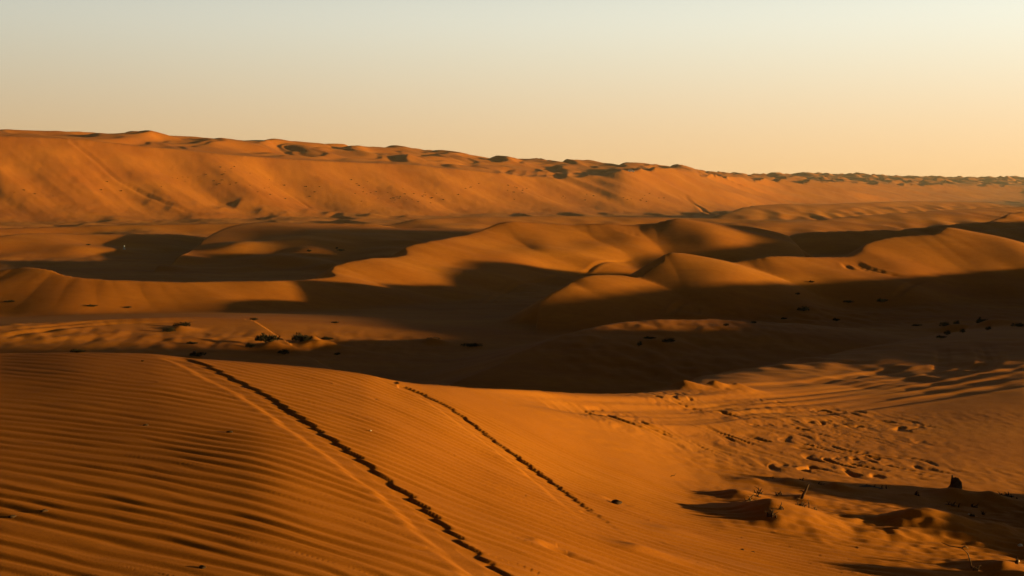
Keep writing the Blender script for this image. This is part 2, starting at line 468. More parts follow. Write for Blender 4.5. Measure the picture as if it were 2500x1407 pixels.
track([(2058, 640), (2066, 648), (2078, 660)], .8, .2, .5, .06, end=2, rip=1)
track([(1492, 557), (1528, 566), (1556, 575), (1580, 582)], 1.3, .16, .6, .06, end=3, rip=1)
track([(1512, 557), (1548, 567), (1575, 576)], 1.3, .16, .6, .06, end=3, rip=1)
track([(165, 341), (200, 366), (240, 398), (290, 442), (330, 464), (400, 495), (470, 520)], 2.4, .40, 1.6, .2, end=6, rip=1)
track([(570, 386), (630, 424), (690, 465), (730, 490), (762, 510)], 2.2, .36, 1.6, .16, end=6, rip=1)
track([(1665, 476), (1690, 496), (1715, 512), (1742, 526)], 3.2, .7, 2.2, .35, end=6, rip=1)
track([(-20, 814), (120, 797), (260, 785), (420, 779), (560, 775)], .8, .09, .5, .04, end=4, rip=1)
track([(-20, 826), (120, 806), (260, 792), (400, 787), (520, 784)], .8, .09, .5, .04, end=4, rip=1)
track([(1180, 745), (1240, 712), (1340, 680), (1450, 650), (1560, 628)], .8, .12, .3, .05, end=5, rip=1)
track([(1650, 780), (1640, 765), (1655, 748), (1680, 735)], .7, .12, .3, .06, end=3, rip=1)
track([(1690, 775), (1700, 760), (1692, 745)], .7, .12, .3, .06, end=3, rip=1)
track([(2170, 735), (2200, 712), (2230, 694), (2260, 684)], .8, .14, .3, .06, end=4, rip=1)

# --- ground churned up by wheels, right
CHURN = []
for px, w in [([(1300, 985), (1480, 1012), (1620, 1030)], .55), ([(1640, 1006), (1760, 1010), (1900, 1018), (2080, 1022), (2300, 1030)], 1.6), ([(1500, 1055), (1700, 1075), (1900, 1095), (2150, 1125), (2400, 1150)], 1.1),
              ([(1700, 1040), (1950, 1050), (2300, 1062)], .7), ([(1700, 1130), (2000, 1150), (2300, 1160)], .5), ([(1620, 1060), (1760, 1100), (1950, 1120)], .5)]:
    x, y, z, r = hit([p[0] for p in px], [p[1] for p in px])
    CHURN.append((np.stack([x, y], 1), w))
ROUGH = []
for px, w in [([(0, 812), (300, 835), (600, 850), (900, 850)], 9.0), ([(1500, 850), (1800, 800), (2100, 790), (2500, 790)], 9.0), ([(1700, 920), (2000, 900), (2300, 850)], 7.0), ([(1750, 765), (2000, 760), (2500, 750)], 6.0)]:
    x, y, z, r = hit([p[0] for p in px], [p[1] for p in px])
    ROUGH.append((np.stack([x, y], 1), w))


def pdist(P, x, y):
    """distance to an open polyline, signed side (+ towards +x), and distance past its ends"""
    T = np.gradient(P, axis=0); T /= np.linalg.norm(T, axis=1)[:, None] + 1e-9
    seg = np.linalg.norm(np.diff(P, axis=0), axis=1); acc = np.concatenate([[0], np.cumsum(seg)])
    best = np.full(x.shape, 1e18); cr = np.zeros(x.shape); al = np.zeros(x.shape)
    for i in range(len(P) - 1):
        ax, ay = P[i]; bx, by = P[i + 1] - P[i]
        dx = x - ax; dy = y - ay
        t = np.clip((dx * bx + dy * by) / (bx * bx + by * by + 1e-12), 0, 1)
        ex = dx - t * bx; ey = dy - t * by; d2 = ex * ex + ey * ey
        m = d2 < best
        tx = T[i, 0] + t * (T[i + 1, 0] - T[i, 0]); ty = T[i, 1] + t * (T[i + 1, 1] - T[i, 1])
        sx = np.where(ty < 0, -1.0, 1.0)          # right-hand side of an upward path is +x
        cr = np.where(m, (ex * ty - ey * tx) * sx, cr)
        best = np.where(m, d2, best); al = np.where(m, acc[i] + t * seg[i], al)
    d = np.sqrt(best)
    return d, np.where(cr >= 0, d, -d), al, acc[-1]


def inbox(P, x, y, pad):
    return np.nonzero((x > P[:, 0].min() - pad) & (x < P[:, 0].max() + pad) & (y > P[:, 1].min() - pad) & (y < P[:, 1].max() + pad))[0]


def softplus(t):
    return np.log1p(np.exp(-np.abs(t))) + np.maximum(t, 0)


def rip_phase(xx, yy):
    ul = xx * .89 - yy * .45; vl = xx * .45 + yy * .89
    ps = yy + .13 * xx + .38 * (xx - .9 * softplus((xx - .9) / .9))
    ps = ps * .9 + .055 * vnoise(ul / 1.5, vl / .7, 40) + .022 * vnoise(ul / .5, vl / .25, 41) + .22 * vnoise(ul / 5, vl / 4, 42)
    for (fu, fv, sg) in FORKS:
        ps = ps + sg * LAM / (2 * PI) * np.arctan2(vl - fv, ul - fu)
    return ps, ul, vl


LAM = .146
_dr = np.random.default_rng(5)
FORKS = []
for _ in range(18):
    u0, v0 = _dr.uniform(-7, 3), _dr.uniform(2.5, 11); L0 = _dr.uniform(.25, .9) * _dr.choice([-1, 1])
    FORKS += [(u0, v0, 1), (u0 + L0, v0 + _dr.uniform(-.1, .1), -1)]


def H(x, y):
    shp = np.shape(x)
    x = np.asarray(x, float).ravel(); y = np.asarray(y, float).ravel()
    z = H_base(x, y)
    r = np.hypot(x, y)
    near = np.nonzero((r < 46) & (y > -6))[0]
    ripm = np.ones(x.shape)
    if near.size:
        xn, yn = x[near], y[near]
        for (mx, my, h, sl, sr, sy, sh) in MOUNDS:
            i = near[(np.abs(xn - mx) < 3.2 * max(sl, sr)) & (np.abs(yn - my) < 3.2 * sy)]
            if i.size:
                dx = x[i] - mx; dy = y[i] - my
                wob = 1 + .16 * vnoise(x[i] * 2.6, y[i] * 2.6, 71) + .06 * vnoise(x[i] * 8, y[i] * 8, 72)
                q = np.sqrt((dx / np.where(dx < 0, sl, sr)) ** 2 + (dy / sy) ** 2) * wob
                b = np.exp(-q ** sh)
                z[i] += .8 * h * b
                ripm[i] *= 1 - .8 * np.clip(b, 0, 1)
        for (mx, my, dp, sx, sy) in HOLES:
            i = near[(np.abs(xn - mx) < 4 * sx) & (np.abs(yn - my) < 4 * sy)]
            if i.size:
                q2 = ((x[i] - mx) / sx) ** 2 + ((y[i] - my) / sy) ** 2
                z[i] += -dp * np.exp(-q2 ** 1.6) + .25 * dp * np.exp(-((np.sqrt(q2) - 1.6) / .5) ** 2) * (x[i] < mx)
    mid = np.nonzero((r > 60) & (r < 240))[0]
    if mid.size:
        for (mx, my, h, sl, sr, sy, sh) in SKIRTS:
            i = mid[(np.abs(x[mid] - mx) < 3 * sr) & (np.abs(y[mid] - my) < 3 * sy)]
            if i.size:
                dx = x[i] - mx; dy = y[i] - my
                z[i] += h * np.exp(-((dx / np.where(dx < 0, sl, sr)) ** 2 + (dy / sy) ** 2) ** .8)
    ch = np.zeros(x.shape)
    for P, w in CHURN:
        i = inbox(P, x, y, 3 * w)
        if i.size:
            d, sgn, al, L = pdist(P, x[i], y[i])
            ch[i] = np.maximum(ch[i], np.exp(-(d / (1.35 * w)) ** 2.5) * sstep(0, 1.5, al) * sstep(0, 1.5, L - al) )
    i = np.nonzero(ch > .01)[0]
    if i.size:
        xx = x[i] + .5 * vnoise(x[i] / 1.4, y[i] / 1.4, 60); yy = y[i] + .5 * vnoise(x[i] / 1.4 + 5, y[i] / 1.4, 61)
        p = xx * .26 - yy * .96; q = xx * .96 + yy * .26
        n = fbm(p / .75, q / .19, 62, 4)
        pits = sstep(.15, .50, vnoise(p / .60, q / .17, 66)) * sstep(-.2, .3, vnoise(xx / 2.2, yy / 1.3, 67))
        z[i] += ch[i] * (.020 * n - .034 * pits + .010 * vnoise(xx / 1.1, yy / .8, 68))
        ripm[i] *= 1 - ch[i]
    for P, w in ROUGH:
        i = inbox(P, x, y, 2.5 * w)
        if i.size:
            d, sgn, al, L = pdist(P, x[i], y[i])
            k = np.exp(-(d / w) ** 2)
            z[i] += .7 * k * (.16 * fbm(x[i] / 1.6, y[i] / 2.6, 90, 2) + .22 * np.clip(vnoise(x[i] / 2.3, y[i] / 3.4, 92) - .35, 0, 1))
    add = np.zeros(x.shape)
    for t in TRACKS:
        P = t['P']; W = t['w']
        i = inbox(P, x, y, 3 * W + .3)
        if not i.size:
            continue
        d, s, al, L = pdist(P, x[i], y[i])
        k = sstep(0, .25 if t['main'] else t['end'], al) * sstep(0, t['end'], L - al)
        wl = t['wall']
        if t['main']:
            wv = 1 + .12 * vnoise(al / .35, al * 0, 80)
            rp = rip_phase(x[i], y[i])[0] / LAM * PI
            tooth = np.abs(np.sin(rp + .35 * vnoise(x[i] / .5, y[i] / .5, 84)))
            s = s + .006 * vnoise(x[i] / .12, y[i] / .12, 81) + (.045 + .025 * vnoise(al / .33, al * 0 + 8, 85)) * (tooth - .45) * (s > -W * .45)
            floor_ = sstep(-W * wv - .05, -W * wv + .03, s) * (1 - sstep(-wl * .3, wl, s))
            dep = t['d'] * (.85 + .3 * vnoise(al / .8, al * 0 + 3, 82)) * (.75 + .4 * tooth) * (1 - .15 * np.exp(-((s + W * .55) / .05) ** 2))
            pr = -dep * floor_ + t['berm'] * np.exp(-((s + W * wv + .065) / .028) ** 2) * .6 + t['berm'] * .5 * np.exp(-((s + W * .42) / .022) ** 2) + t['berm'] * 1.2 * tooth * np.exp(-((s - .045) / .035) ** 2)
            ripm[i] *= 1 - k * (floor_ * (1 - t['rip']) + .5 * np.exp(-((s + W * wv + .075) / .04) ** 2))
        else:
            hw = W / 2
            floor_ = 1 - sstep(hw - wl * .5, hw + wl * .5, d)
            pr = -t['d'] * floor_ + t['berm'] * np.exp(-((d - hw - wl) / (wl * .8)) ** 2)
            pr = pr * (.85 + .3 * vnoise(al / (9 * W), al * 0, 83))
            ripm[i] *= 1 - k * (1 - t['rip']) * np.exp(-(d / W) ** 2)
        add[i] += k * pr
    z += add
    near = np.nonzero((r < 34) & (y > -3))[0]
    if near.size:
        xx = x[near]; yy = y[near]
        ps, ul, vl = rip_phase(xx, yy)
        ph = ps / LAM * 2 * PI
        am = .0046 * (.72 + .50 * vnoise(ul / 1.7, vl / .5, 43) + .30 * vnoise(ul / .7, vl / .2, 44))
        am = np.clip(am, .0012, .0068)
        rip = am * (np.sin(ph) + .28 * np.sin(2 * ph + .9))
        ps2 = ps + .06 * vnoise(xx / .5, yy / .5, 45)
        rip += .0016 * np.sin(ps2 / .093 * 2 * PI + 1.0) * (.5 + .5 * vnoise(xx / .8, yy / .5, 46))
        hol = sstep(2.0, 3.4, xx) * (1 - sstep(13, 17, yy))
        rip *= (1 + 1.4 * hol) * (1 - sstep(16, 30, r[near]) * .75) * (1 - .75 * sstep(15, 20, yy) * sstep(1.0, 2.5, xx))
        rip *= 1 + .75 * sstep(-2.2, .2, xx) * (1 - hol)
        rip *= 1 - .55 * sstep(7.5, 11, r[near]) * (1 - sstep(-3.2, -1.5, xx))
        z[near] += rip * ripm[near]
        rg = sstep(.6, 2.2, xx) * sstep(10.5, 14, yy) * (1 - sstep(24, 31, yy))
        z[near] += rg * .008 * fbm(xx / .20, yy / .42, 52, 2) * (.4 + .9 * np.clip(.5 + vnoise(xx / 2.5, yy / 2.0, 54), 0, 1.2))
        # small unevenness and wind-blown scuffs
        z[near] += .004 * fbm(xx / .9, yy / .6, 47, 2) + hol * (.010 * vnoise(xx / .35, yy / .16, 48) + .006 * vnoise(xx / .11, yy / .09, 49))
    return z.reshape(shp)


# ------------------------------------------------------------------ materials
def new_mat(name):
    m = bpy.data.materials.new(name); m.use_nodes = True
    nt = m.node_tree
    return m, nt, nt.nodes['Principled BSDF']


def sand_material(name='sand', tone=(1, 1, 1), streak=.55):
    m, nt, b = new_mat(name)
    N = nt.nodes.new; Lk = nt.links.new
    tc = N('ShaderNodeTexCoord')
    n1 = N('ShaderNodeTexNoise'); n1.inputs['Scale'].default_value = 0.035; n1.inputs['Detail'].default_value = 5
    n2 = N('ShaderNodeTexNoise'); n2.inputs['Scale'].default_value = 1.3; n2.inputs['Detail'].default_value = 6
    n3 = N('ShaderNodeTexNoise'); n3.inputs['Scale'].default_value = 140; n3.inputs['Detail'].default_value = 2
    for n in (n1, n2, n3):
        Lk(tc.outputs['Object'], n.inputs['Vector'])
    r1 = N('ShaderNodeValToRGB')
    r1.color_ramp.elements[0].position = 0.33; r1.color_ramp.elements[0].color = (0.36, 0.110, 0.005, 1)
    r1.color_ramp.elements[1].position = 0.68; r1.color_ramp.elements[1].color = (0.47, 0.165, 0.010, 1)
    Lk(n1.outputs['Fac'], r1.inputs['Fac'])
    mp = N('ShaderNodeMapping'); mp.inputs['Scale'].default_value = (.05, .16, .1); mp.inputs['Rotation'].default_value = (0, 0, .35)
    Lk(tc.outputs['Object'], mp.inputs['Vector'])
    n5 = N('ShaderNodeTexNoise'); n5.inputs['Scale'].default_value = 1.0; n5.inputs['Detail'].default_value = 7; n5.inputs['Roughness'].default_value = .62; n5.inputs['Distortion'].default_value = .6
    Lk(mp.outputs['Vector'], n5.inputs['Vector'])
    r5 = N('ShaderNodeValToRGB')
    r5.color_ramp.elements[0].position = .36; r5.color_ramp.elements[0].color = (.74, .66, .58, 1)
    r5.color_ramp.elements[1].position = .64; r5.color_ramp.elements[1].color = (1.04, 1.08, 1.25, 1)
    Lk(n5.outputs['Fac'], r5.inputs['Fac'])
    ms = N('ShaderNodeMix'); ms.data_type = 'RGBA'; ms.blend_type = 'MULTIPLY'; ms.inputs['Factor'].default_value = streak
    Lk(r1.outputs['Color'], ms.inputs['A']); Lk(r5.outputs['Color'], ms.inputs['B'])
    mx = N('ShaderNodeMix'); mx.data_type = 'RGBA'; mx.blend_type = 'MULTIPLY'; mx.inputs['Factor'].default_value = 0.35
    r2 = N('ShaderNodeValToRGB')
    r2.color_ramp.elements[0].position = 0.3; r2.color_ramp.elements[0].color = (0.62, 0.58, 0.55, 1)
    r2.color_ramp.elements[1].position = 0.7; r2.color_ramp.elements[1].color = (1, 1, 1, 1)
    Lk(n2.outputs['Fac'], r2.inputs['Fac'])
    Lk(ms.outputs['Result'], mx.inputs['A']); Lk(r2.outputs['Color'], mx.inputs['B'])
    Lk(mx.outputs['Result'], b.inputs['Base Color'])
    b.inputs['Roughness'].default_value = 0.95
    b.inputs['Specular IOR Level'].default_value = 0.1
    n4 = N('ShaderNodeTexNoise'); n4.inputs['Scale'].default_value = 55; n4.inputs['Detail'].default_value = 8; n4.inputs['Roughness'].default_value = .75
    Lk(tc.outputs['Object'], n4.inputs['Vector'])
    r4 = N('ShaderNodeValToRGB')
    r4.color_ramp.elements[0].position = 0.34; r4.color_ramp.elements[0].color = (0.60, 0.55, 0.50, 1)
    r4.color_ramp.elements[1].position = 0.62; r4.color_ramp.elements[1].color = (1, 1, 1, 1)
    Lk(n4.outputs['Fac'], r4.inputs['Fac'])
    mg = N('ShaderNodeMix'); mg.data_type = 'RGBA'; mg.blend_type = 'MULTIPLY'; mg.inputs['Factor'].default_value = 0.55
    Lk(mx.outputs['Result'], mg.inputs['A']); Lk(r4.outputs['Color'], mg.inputs['B'])
    mt = N('ShaderNodeMix'); mt.data_type = 'RGBA'; mt.blend_type = 'MULTIPLY'; mt.inputs['Factor'].default_value = 1
    mt.inputs['B'].default_value = tuple(tone) + (1,)
    Lk(mg.outputs['Result'], mt.inputs['A']); Lk(mt.outputs['Result'], b.inputs['Base Color'])
    bp = N('ShaderNodeBump'); bp.inputs['Strength'].default_value = 0.12; bp.inputs['Distance'].default_value = 0.02
    Lk(n3.outputs['Fac'], bp.inputs['Height']); Lk(bp.outputs['Normal'], b.inputs['Normal'])
    return m


SAND = sand_material()
RED_SAND = sand_material('red_sand', (.86, .80, .85), .12)

# ------------------------------------------------------------------ ground sheets


def tag(o, label=None, cat=None, group=None, kind=None):
    if label: o['label'] = label
    if cat: o['category'] = cat
    if group: o['group'] = group
    if kind: o['kind'] = kind
    return o


def mesh_from(name, co, quads, mat):
    me = bpy.data.meshes.new(name)
    nv, nq = len(co), len(quads)
    me.vertices.add(nv); me.loops.add(nq * 4); me.polygons.add(nq)
    me.vertices.foreach_set('co', co.astype(np.float32).ravel())
    me.loops.foreach_set('vertex_index', quads.astype(np.int32).ravel())
    me.polygons.foreach_set('loop_start', np.arange(0, nq * 4, 4, dtype=np.int32))
    me.polygons.foreach_set('use_smooth', np.ones(nq, bool))
    me.update(calc_edges=True)
    me.materials.append(mat)
    o = bpy.data.objects.new(name, me); COL.objects.link(o)
    return o


QUAL = 1.0
rows = [np.geomspace(0.3, 4.5, 40, endpoint=False)]


def band(a, b, step):
    n = max(2, int(math.log(b / a) / (step / QUAL)))
    rows.append(np.geomspace(a, b, n, endpoint=False))


band(4.5, 13, 0.0026); band(13, 45, 0.0042); band(45, 140, 0.0056); band(140, 280, 0.0040); band(280, 450, 0.0058); band(450, 1200, 0.0034)
band(1200, 3600, 0.006); band(3600, 5200, 0.03)
rows = np.concatenate(rows + [np.array([5200.0])])
fine = np.radians(np.arange(-23.0, 23.001, 0.042 / QUAL))
azs = np.concatenate([np.radians(np.arange(-180, -60, 6.0)), np.radians(np.arange(-60, -23.0, 0.7)), fine,
                      np.radians(np.arange(23.3, 60, 0.35)), np.radians(np.arange(60, 180.1, 6.0))])
A, Rr = np.meshgrid(azs, rows)
X = Rr * np.sin(A); Y = Rr * np.cos(A)
Zg = np.empty_like(X)
CH = 120
for i in range(0, len(rows), CH):
    Zg[i:i + CH] = H(X[i:i + CH], Y[i:i + CH])
Zg += EYE
nr, nc = X.shape
idx = np.arange(nr * nc).reshape(nr, nc)
quads = np.stack([idx[:-1, :-1], idx[:-1, 1:], idx[1:, 1:], idx[1:, :-1]], -1)
co = np.stack([X, Y, Zg], -1).reshape(-1, 3)
rc = 0.5 * (Rr[:-1, :-1] + Rr[1:, 1:]); ac = 0.5 * (A[:-1, :-1] + A[1:, 1:])
b1 = np.interp(ac, AZG, LR[5]); b2 = np.interp(ac, AZG, LR[9])
zone = np.where(rc < b1, 0, np.where(rc < b2, 1, 2))
for k, nm in enumerate(['sand_ground', 'dune_valley', 'far_dune_ridge']):
    q = quads[zone == k].reshape(-1, 4)
    used, inv = np.unique(q, return_inverse=True)
    o = mesh_from(nm, co[used], inv.reshape(-1, 4), RED_SAND if k == 2 else SAND)
    tag(o, kind='structure')

# ------------------------------------------------------------------ things
def simple_mat(name, col, rough=.9, var=.35, scale=18.0, spec=.1):
    m, nt, b = new_mat(name)
    N = nt.nodes.new; Lk = nt.links.new
    tc = N('ShaderNodeTexCoord'); n = N('ShaderNodeTexNoise'); n.inputs['Scale'].default_value = scale; n.inputs['Detail'].default_value = 4
    Lk(tc.outputs['Object'], n.inputs['Vector'])
    r = N('ShaderNodeValToRGB')
    r.color_ramp.elements[0].position = .3; r.color_ramp.elements[0].color = tuple(c * (1 - var) for c in col) + (1,)
    r.color_ramp.elements[1].position = .7; r.color_ramp.elements[1].color = tuple(min(1, c * (1 + var)) for c in col) + (1,)
    Lk(n.outputs['Fac'], r.inputs['Fac']); Lk(r.outputs['Color'], b.inputs['Base Color'])
    b.inputs['Roughness'].default_value = rough; b.inputs['Specular IOR Level'].default_value = spec
    return m


M_LEAF = simple_mat('shrub_leaves', (.020, .016, .007), var=.5, scale=6)
M_SCRUB = simple_mat('brown_scrub', (.075, .035, .010), var=.4, scale=3)
M_BRANCH = simple_mat('dry_branches', (.055, .034, .018))
M_WOOD = simple_mat('weathered_wood', (.10, .052, .024), scale=40)
M_WOODD = simple_mat('dark_dead_wood', (.060, .032, .018), scale=40)
M_STRAW = simple_mat('dry_straw', (.17, .10, .045), scale=30)
M_PALE = simple_mat('pale_stone', (.62, .54, .42), var=.15, scale=40)
M_DARKSTONE = simple_mat('dark_debris', (.045, .024, .012), scale=40)
M_PAINT = simple_mat('white_paint', (.80, .79, .77), rough=.3, var=.03, spec=.5)
M_GLASS = simple_mat('dark_glass', (.02, .024, .028), rough=.1, var=.05, spec=.6)
M_TYRE = simple_mat('tyre_rubber', (.02, .02, .02))
M_RIM = simple_mat('wheel_metal', (.35, .35, .36), rough=.4, spec=.5)
M_LAMP = simple_mat('lamp_glass', (.75, .75, .70), rough=.1, var=.05, spec=.6)
M_POST = simple_mat('post_paint', (.30, .34, .38), rough=.6, var=.1)


class MB:
    def __init__(self): self.v = []; self.f = []

    def tube(self, pts, rad, n=7, cap=True):
        pts = [Vector(p) for p in pts]; b0 = len(self.v)
        for i, p in enumerate(pts):
            d = (pts[min(i + 1, len(pts) - 1)] - pts[max(i - 1, 0)]).normalized()
            a = d.orthogonal().normalized(); c = d.cross(a)
            r = rad[i] if hasattr(rad, '__len__') else rad
            for k in range(n):
                t = 2 * PI * k / n
                rr = r * (1 + .18 * math.sin(3 * t + i * 1.7))
                self.v.append(p + a * math.cos(t) * rr + c * math.sin(t) * rr)
        for i in range(len(pts) - 1):
            for k in range(n):
                self.f.append((b0 + i * n + k, b0 + i * n + (k + 1) % n, b0 + (i + 1) * n + (k + 1) % n, b0 + (i + 1) * n + k))
        if cap:
            self.f.append(tuple(b0 + k for k in range(n))[::-1]); e = b0 + (len(pts) - 1) * n
            self.f.append(tuple(e + k for k in range(n)))

    def blade(self, p, d, L, w, bend=0.2):
        p = Vector(p); d = Vector(d).normalized(); s = d.cross(Vector((random.uniform(-1, 1), random.uniform(-1, 1), .3))).normalized()
        b0 = len(self.v); m = p + d * L * .55 + Vector((0, 0, -bend * L * .1)); e = p + d * L + Vector((0, 0, -bend * L * .4))
        self.v += [p - s * w * .5, p + s * w * .5, m + s * w * .4, m - s * w * .4, e]
        self.f += [(b0, b0 + 1, b0 + 2, b0 + 3), (b0 + 3, b0 + 2, b0 + 4)]

    def blob(self, c, sx, sy, sz, seed=0, nu=12, nv=8, amp=.25):
        rn = random.Random(seed); ph = [rn.uniform(0, 6) for _ in range(6)]; b0 = len(self.v)
        for i in range(nv + 1):
            th = PI * i / nv
            for k in range(nu):
                a = 2 * PI * k / nu
                q = 1 + amp * (.5 * math.sin(2 * a + ph[0] + th) + .3 * math.sin(3 * a + ph[1] - 2 * th) + .4 * math.sin(2 * th + ph[2]))
                self.v.append(Vector((c[0] + sx * q * math.sin(th) * math.cos(a), c[1] + sy * q * math.sin(th) * math.sin(a), c[2] + sz * q * math.cos(th))))
        for i in range(nv):
            for k in range(nu):
                self.f.append((b0 + i * nu + k, b0 + (i + 1) * nu + k, b0 + (i + 1) * nu + (k + 1) % nu, b0 + i * nu + (k + 1) % nu))

    def box(self, x0, x1, y0, y1, z0, z1):
        b0 = len(self.v)
        self.v += [Vector((x, y, z)) for z in (z0, z1) for y in (y0, y1) for x in (x0, x1)]
        self.f += [tuple(b0 + i for i in q) for q in ((0, 2, 3, 1), (4, 5, 7, 6), (0, 1, 5, 4), (2, 6, 7, 3), (0, 4, 6, 2), (1, 3, 7, 5))]

    def prism(self, prof, y0, y1, inset=0.0, top=None):
        """profile in x,z extruded along y; points above `top` are drawn in sideways by inset"""
        b0 = len(self.v); n = len(prof)
        for y, sgn in ((y0, 1), (y1, -1)):
            for (x, z) in prof:
                self.v.append(Vector((x, y + (sgn * inset if top is not None and z > top else 0), z)))
        self.f += [tuple(b0 + i for i in range(n)), tuple(b0 + n + i for i in range(n))[::-1]]
        for i in range(n):
            j = (i + 1) % n
            self.f.append((b0 + j, b0 + i, b0 + n + i, b0 + n + j))

    def build(self, name, mat, parent=None, smooth=True):
        me = bpy.data.meshes.new(name); me.from_pydata([tuple(v) for v in self.v], [], self.f); me.materials.append(mat)
        if smooth:
            for p in me.polygons: p.use_smooth = True
        o = bpy.data.objects.new(name, me); COL.objects.link(o)
        if parent: o.parent = parent
        return o


def copy_tree(o, parent=None):
    c = o.copy(); COL.objects.link(c)
    if parent: c.parent = parent
    for ch in o.children: copy_tree(ch, c)
    return c


def ground(u, v):
    x, y, z, r = hit(u, v)
    x, y = float(x[0]), float(y[0])
    return x, y, float(H(np.array([x]), np.array([y]))[0]) + EYE, float(r[0])


# ---- desert shrubs: low domes of stiff leafy twigs over a fan of branches (about 1 m wide)
def make_shrub(seed, nl, flat):
    random.seed(seed)
    lf = MB(); br = MB()
    lobes = [(random.uniform(-.28, .28), random.uniform(-.2, .2), random.uniform(.16, .30)) for _ in range(6)]
    for _ in range(nl):
        cx, cy, rr = random.choice(lobes)
        a = random.uniform(0, 2 * PI); e = math.asin(random.uniform(-.1, 1)); q = rr * random.uniform(.45, 1.05)
        p = Vector((cx + q * math.cos(a) * math.cos(e), cy + q * math.sin(a) * math.cos(e), max(.02, (.10 + q * math.sin(e) * 1.25) * flat)))
        d = Vector((p.x - cx * .5, p.y - cy * .5, .25 + random.uniform(-.1, .3)))
        lf.blade(p, d, random.uniform(.06, .14), random.uniform(.03, .06))
    o = lf.build('desert_shrub', M_LEAF, smooth=False)
    for _ in range(16):
        a = random.uniform(0, 2 * PI); L = random.uniform(.25, .48)
        e = Vector((math.cos(a) * L, math.sin(a) * L * .8, random.uniform(.12, .42) * flat))
        br.tube([(0, 0, -.06), e * .5 + Vector((0, 0, .04)), e], [.018, .012, .004], 5)
    br.build('branches', M_BRANCH, o)
    return o


protos = [make_shrub(3, 420, 1.0), make_shrub(5, 520, .8), make_shrub(9, 360, 1.25)]
NEAR = 'dark shrubs scattered over the valley floor'
shrubs = [
    (484, 872, 34, 13, 'dark shrub peeking over the crest where the left wheel rut begins'),
    (412, 811, 25, 12, 'round dark shrub just below the lit sand tongue on the valley floor'),
    (443, 799, 42, 10, 'wide flat dark shrub on top of the lit sand tongue'),
    (470, 841, 25, 7, 'thin low dark shrub on brown sand between sand tongue and ripple crest'),
    (620, 782, 15, 7, 'small dark shrub at the shaded tip of the lit sand tongue'),
    (655, 846, 52, 21, 'large dark shrub on a pale sand mound, left of the two biggest'),
    (612, 850, 22, 12, 'small round shrub touching the left end of the large left shrub'),
    (692, 865, 31, 12, 'dark oblong shrub standing alone below the two biggest shrubs'),
    (738, 841, 46, 21, 'large ragged dark shrub beside a sharp pale sand spur'),
    (800, 830, 28, 8, 'low dark shrub strip behind the sharp pale sand spur'),
    (818, 789, 15, 5, 'tiny dark shrub beside the pale streak in the shaded basin'),
    (822, 866, 16, 6, 'tiny dark shrub below the tip of the pale sand spur'),
    (1152, 846, 40, 10, 'long low dark shrub alone in the deepest shade of the basin'),
    (1058, 831, 26, 7, 'small shrub on a rounded mound in the middle of the shaded basin'),
    (1560, 845, 13, 11, 'upright small shrub at the shaded foot of the central swell'),
    (1587, 831, 26, 7, 'flat shrub higher up the shaded edge of the central swell'),
    (1627, 842, 36, 10, 'wide dark shrub right of the upright one near the central swell'),
    (1960, 760, 30, 11, 'isolated dark shrub in the open shaded flat right of centre'),
    (2155, 738, 22, 10, 'dark shrub beside faint wheel tracks at the shaded dune foot'),
    (2072, 739, 19, 7, 'small flat shrub left of the one beside the faint tracks'),
    (1947, 720, 12, 5, 'tiny shrub just under the shade line of the second dune'),
    (2042, 785, 15, 8, 'small domed shrub in the middle of the right shaded flat'),
    (1840, 789, 13, 6, 'small shrub at the left of a thin row across the shaded flat'),
    (1772, 797, 14, 6, 'tiny shrub where the central swell runs out to the right'),
    (1915, 783, 14, 6, 'small shrub at the right of a thin row across the shaded flat'),
    (2306, 799, 20, 13, 'bushy dark shrub, left one of a close pair on the right spur'),
    (2332, 796, 17, 11, 'bushy dark shrub, right one of a close pair on the right spur'),
    (2398, 792, 22, 16, 'tallest dark shrub on the brow of the right spur'),
    (2488, 798, 28, 11, 'dark shrub cut by the right edge of the picture'),
    (2312, 818, 16, 10, 'shrub on the slope just below the close pair'),
    (2299, 826, 20, 7, 'low shrub lowest on the slope below the close pair'),
    (2350, 813, 10, 12, 'narrow upright shrub between the close pair and the tallest shrub'),
    (2411, 806, 14, 8, 'small shrub just below the tallest shrub on the spur'),
    (2240, 796, 22, 5, 'thin flat shrub left of the close pair on the spur'),
    (1740, 948, 14, 9, 'little dark shrub on the lit rim above the churned sand'),
    (190, 861, 34, 9, 'dark shrub half buried in a pale mound at the left crest'),
    (226, 749, 22, 6, 'little shrub at the foot of the long lit dune arm'),
    (312, 752, 14, 5, 'tiny shrub at the pointed left end of the dune arm shadow'),
    (22, 738, 26, 5, 'flat little shrub at the far left foot of the lit arm'),
    (755, 615, 11, 6, 'small dark shrub lowest of three in the left hollow'),
    (832, 613, 14, 6, 'widest dark shrub of three in the left hollow'),
    (822, 608, 8, 4, 'tiniest dark shrub of three in the left hollow'),
    (1982, 690, 12, 5, 'tiny shrub on the lit foot of the second dune'),
    (216, 599, 8, 4, 'tiny dark shrub on the lit flat behind the left hollow'),
]
for i, (u, v, w, h, lab) in enumerate(shrubs):
    x, y, z, r = ground(u, v)
    o = protos[i] if i < 3 else copy_tree(protos[(i * 7 + (1 if w > 30 else 0)) % 3])
    k = w * r / F / .80
    o.location = (x, y, z - .03 * k); o.rotation_euler = (0, 0, random.uniform(-.5, .5))
    o.scale = (k, k * .8, max(h * r / F / .42, .2 * k))
    tag(o, lab, 'shrub', NEAR)

